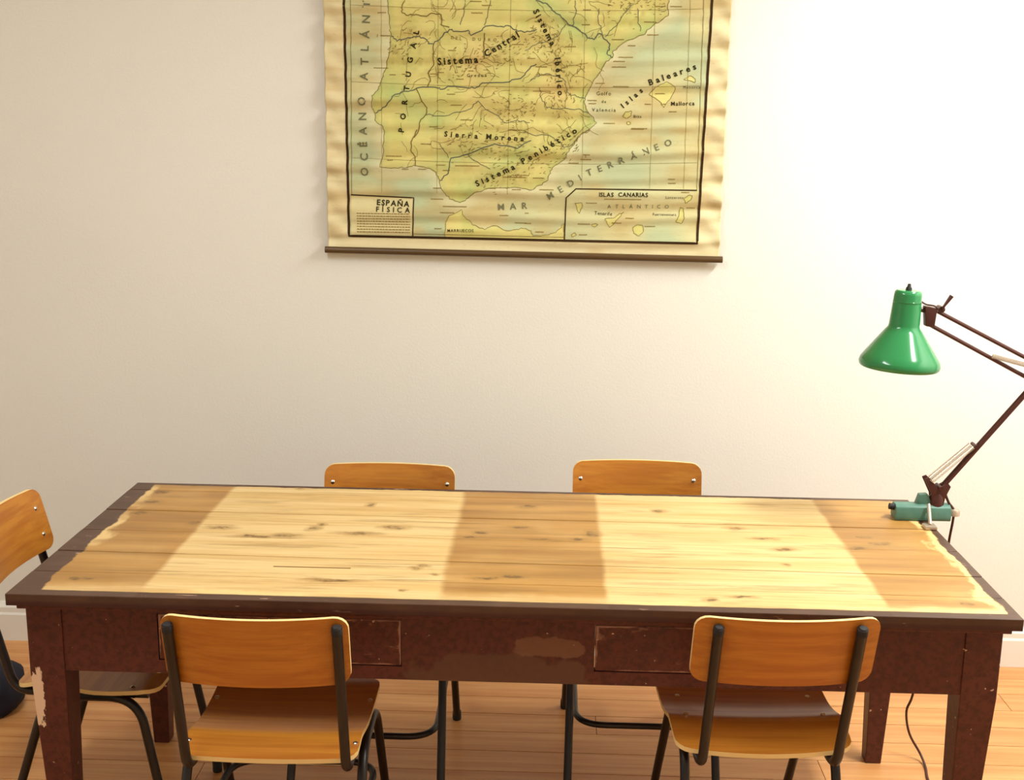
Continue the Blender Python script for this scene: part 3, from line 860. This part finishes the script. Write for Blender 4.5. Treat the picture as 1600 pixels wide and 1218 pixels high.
def word(text, p0, p1, h, ink, bold):
    p0, p1 = Vector(p0) / 1000, Vector(p1) / 1000
    d = p1 - p0; L = d.length; d.normalize(); nn = Vector((-d.y, d.x)); s = h / 1000 / CAP
    wd = [glyph(c, bold)[2] if c != ' ' else .25 for c in text]
    # letter centres: even gaps between letter boxes
    inner = sum(wd) - (wd[0] + wd[-1]) / 2
    gap = (L / s - inner) / max(1, len(text) - 1)
    if gap < .03:
        s *= (L / s) / (inner + .03 * (len(text) - 1)); gap = .03
    apart = gap > .45                      # widely spaced letters stand alone on the sheet
    mb = MB(); cx = 0
    for k, ch in enumerate(text):
        if k: cx += wd[k - 1] / 2 + gap + wd[k] / 2
        if ch == ' ': continue
        gv, gf, _ = glyph(ch, bold)
        base = len(mb.v); pts = []
        for x, y in gv:
            q = p0 + d * ((cx + x) * s) + nn * ((y - CAP / 2) * s)
            pts.append((q.x, wave(q.x, q.y) - EPS - .0002, q.y))
        mb.add(pts)
        for f in gf: mb.face([base + i for i in f])
        if apart:
            mb.build('letter', INK[ink], sheet); mb = MB()
    if not apart: mb.build('lettering', INK[ink], sheet)
for w in WORDS: word(*w)

# rods
def rod(name, z0, z1, r):
    a, b = Vector((-.667, -.002, z0)), Vector((.642, -.002, z1))
    o = MB().tube([a, b], r, 14).build(name, RODM, wall_map, smooth=50)
    return o
rod('lower_rod', .001, -.011, .0108)
rod('upper_rod', ZTOP, ZTOP, .0125)
MB().tube(fillet([(-.3, .004, ZTOP + .01), (-.01, .012, ZTOP + .17), (.28, .004, ZTOP + .01)], .01), .0015, 6).build('hanging_string', CORD, wall_map)

# ------------------------------------------------------------------ green clamp lamp on the right end of the table
LY = .70
lamp = tag(empty('desk_lamp', (1.10, LY, TH)), 'green metal lamp on jointed brown arms clamped to the table corner', 'lamp')
O = Vector((1.10, LY, TH))
def lp(mb, name, mat, parent=None, smooth=40, bevel=0):
    mb.v = [tuple(Vector(p) - O) for p in mb.v]
    return mb.build(name, mat, parent or lamp, smooth=smooth, bevel=bevel)
# shade: neck, flaring cone, rolled lip, hollow
ax = (Vector((1.022, LY, 1.208)) - Vector((1.031, LY, 1.412))).normalized()     # pointing down
rotm = ax.to_track_quat('Z', 'Y').to_matrix().to_4x4()
M = Matrix.Translation(Vector((1.031, LY, 1.412))) @ rotm
outp = [(0, 0), (.030, 0), (.0345, .004), (.036, .012), (.040, .092), (.0415, .099), (.050, .110), (.094, .172), (.1035, .186), (.1065, .197), (.1045, .206), (.101, .209)]
inp = [(.099, .206), (.102, .197), (.099, .187), (.090, .174), (.046, .112), (.037, .098), (.033, .012), (0, .004)]
sh = lp(MB().lathe(outp, M, 48).lathe([outp[-1]] + inp, M, 48, 1), 'lamp_shade', [GREEN, WHITEIN], smooth=40)
lp(MB().lathe([(0, -.018), (.004, -.017), (.005, -.010), (.008, -.006), (.008, .001)], M, 14), 'switch_knob', RUBBER, sh)
lp(MB().lathe([(.0363, .028), (.0372, .029), (.0372, .034), (.0366, .035)], M, 40), 'neck_ring', GREEN, sh)
bulbm = plain('bulb_glass', (238, 236, 226), .2)
lp(MB().lathe([(0, .19), (.018, .186), (.029, .168), (.027, .148), (.016, .122), (.013, .1), (.013, .02)], M, 20), 'bulb', bulbm, sh)
# head joint
J = Vector((1.094, LY, 1.352))
mb = MB().hexa([(1.080, LY - .012, 1.318), (1.104, LY - .012, 1.314), (1.104, LY + .012, 1.314), (1.080, LY + .012, 1.318),
                (1.074, LY - .012, 1.372), (1.108, LY - .012, 1.366), (1.108, LY + .012, 1.366), (1.074, LY + .012, 1.372)])
hj = lp(mb, 'head_joint', ARM, bevel=.003)
lp(MB().tube([(1.062, LY, 1.362), (1.086, LY, 1.358)], .007, 10), 'swivel_pin', ARM, hj)
lp(MB().tube([(1.118, LY - .016, 1.364), (1.118, LY + .016, 1.364)], .0085, 12), 'joint_bolt', ARM, hj)
lp(MB().tube(fillet([(1.118, LY - .018, 1.364), (1.119, LY - .022, 1.372), (1.138, LY - .022, 1.402)], .004), [.0035] * 9 + [.006], 8), 'wing_handle', ARM, hj)
lp(MB().tube(smoothpath([(1.063, LY, 1.385), (1.080, LY, 1.375), (1.100, LY - .008, 1.372), (1.112, LY - .013, 1.362)]), .0024, 8), 'flex_loop', CORD, hj)
# elbow
E1, E2 = Vector((1.372, LY, 1.228)), Vector((1.384, LY, 1.172))
E0 = Vector((1.382, LY, 1.118 + .05))
mb = MB()
mb.prism([(1.360, 1.236), (1.378, 1.240), (1.398, 1.178), (1.392, 1.142), (1.372, 1.146), (1.366, 1.18)], 'y', LY - .015, LY - .011)
mb.prism([(1.360, 1.236), (1.378, 1.240), (1.398, 1.178), (1.392, 1.142), (1.372, 1.146), (1.366, 1.18)], 'y', LY + .011, LY + .015)
el = lp(mb, 'elbow_plate', ARM)
for p in (E1, E2, Vector((1.381, LY, 1.156))):
    lp(MB().tube([(p.x, LY - .018, p.z), (p.x, LY + .018, p.z)], .006, 10), 'rivet', ARM, el)
# arms
lp(MB().tube([(1.112, LY, 1.357), E1], .0056, 8), 'upper_arm_rod', ARM)
lp(MB().tube([(1.096, LY, 1.320), E2], .0056, 8), 'upper_arm_rod', ARM)
B1, B2 = Vector((1.158, LY, .872)), Vector((1.166, LY, .862))
for dy in (-.007, .007):
    lp(MB().tube([(1.163, LY + dy, .868), (1.381, LY + dy, 1.160)], .0052, 8), 'lower_arm_rod', ARM)
def spring(p0, p1, r, turns, name):
    a, b = Vector(p0), Vector(p1); d = (b - a); t = d.normalized(); u = t.cross(Vector((0, 1, 0))).normalized(); w = t.cross(u)
    pts = [a + d * (k / (turns * 8)) + (u * math.cos(k * PI / 4) + w * math.sin(k * PI / 4)) * r for k in range(turns * 8 + 1)]
    lp(MB().tube(pts, .0011, 5), name, STEEL, smooth=60)
spring((1.263, LY - .011, 1.241), (1.366, LY - .011, 1.215), .0055, 30, 'arm_spring')
for dy in (-.013, .013):
    spring((1.132, LY + dy, .890), (1.236, LY + dy, .990), .0060, 40, 'arm_spring')
lp(MB().tube([(1.243, LY - .018, .992), (1.243, LY + .018, .992)], .005, 10), 'spring_pin', ARM)
# pivot fork on the clamp
mb = MB()
for dy in (-.014, .010):
    mb.prism([(1.113, .897), (1.124, .902), (1.152, .872), (1.178, .886), (1.186, .876), (1.174, .846), (1.170, .822), (1.138, .822), (1.136, .852)], 'y', LY + dy, LY + dy + .004)
fk = lp(mb, 'pivot_fork', ARM, bevel=.0008)
lp(MB().lathe([(0, .06), (.014, .06), (.020, .046), (.020, .012), (.026, .006), (.026, 0), (0, 0)], Matrix.Translation((1.154, LY, .796)), 20), 'swivel_collar', ARM, fk)
lp(MB().tube([(1.158, LY - .020, .872), (1.158, LY + .020, .872)], .006, 10), 'rivet', ARM, fk)
# cast clamp lying over the table edge
prof = [(-.026, .7808), (.026, .7808), (.028, .792), (.022, .818), (.012, .824), (-.012, .824), (-.022, .818), (-.028, .792)]
mb = MB().prism([(LY + a, b) for a, b in prof], 'x', 1.040, 1.190)
cl = lp(mb, 'clamp_body', CASTGREEN, bevel=.003)
lp(MB().prism([(1.098, .822), (1.106, .850), (1.128, .852), (1.142, .822)], 'y', LY - .008, LY + .014), 'clamp_rib', CASTGREEN, cl, bevel=.002)
lp(MB().tube([(1.026, LY - .004, .815), (1.042, LY - .004, .813)], .009, 12), 'bar_end_plug', RUBBER, cl)
# jaw under the table edge with its tightening screw
mb = MB().box(1.134, 1.142, LY - .012, LY + .012, .690, .782).box(1.088, 1.142, LY - .012, LY + .012, .690, .700)
lp(mb, 'clamp_jaw', CASTGREEN, cl, bevel=.003)
lp(MB().tube([(1.104, LY, .640), (1.104, LY, .728)], .005, 10).lathe([(0, 0), (.014, 0), (.014, .006), (0, .006)], Matrix.Translation((1.104, LY, .7275)), 16), 'clamp_screw', STEEL, cl)
# front steady screw and its foot on the table top
ft = lp(MB().tube([(1.126, LY - .026, .828), (1.116, .618, .790)], .0052, 10), 'steady_screw', STEEL, cl)
lp(MB().box(1.098, 1.130, .598, .632, .7806, .7895), 'steady_foot', STEEL, ft, bevel=.002)
lp(MB().lathe([(.0, .010), (.013, .010), (.017, .004), (.017, -.008), (0, -.008)], Matrix.Translation((1.204, LY, .800)), 18), 'side_nut', STEEL, cl)
# flex: along the fork, over the clamp and down behind the table to the floor
pts = [(1.168, LY - .010, .868), (1.186, LY - .006, .830), (1.204, LY, .806), (1.210, .715, .770), (1.213, .735, .720), (1.214, .755, .640), (1.205, .78, .50), (1.182, .79, .34),
       (1.170, .795, .205), (1.158, .80, .150), (1.172, .80, .080), (1.205, .785, .022), (1.208, .74, .0045), (1.195, .675, .0045), (1.19, .58, .0045), (1.23, .46, .0045), (1.33, .36, .0045), (1.48, .30, .0045)]
lp(MB().tube(smoothpath(pts, 5), .0036, 8), 'power_cord', CORD, smooth=60)
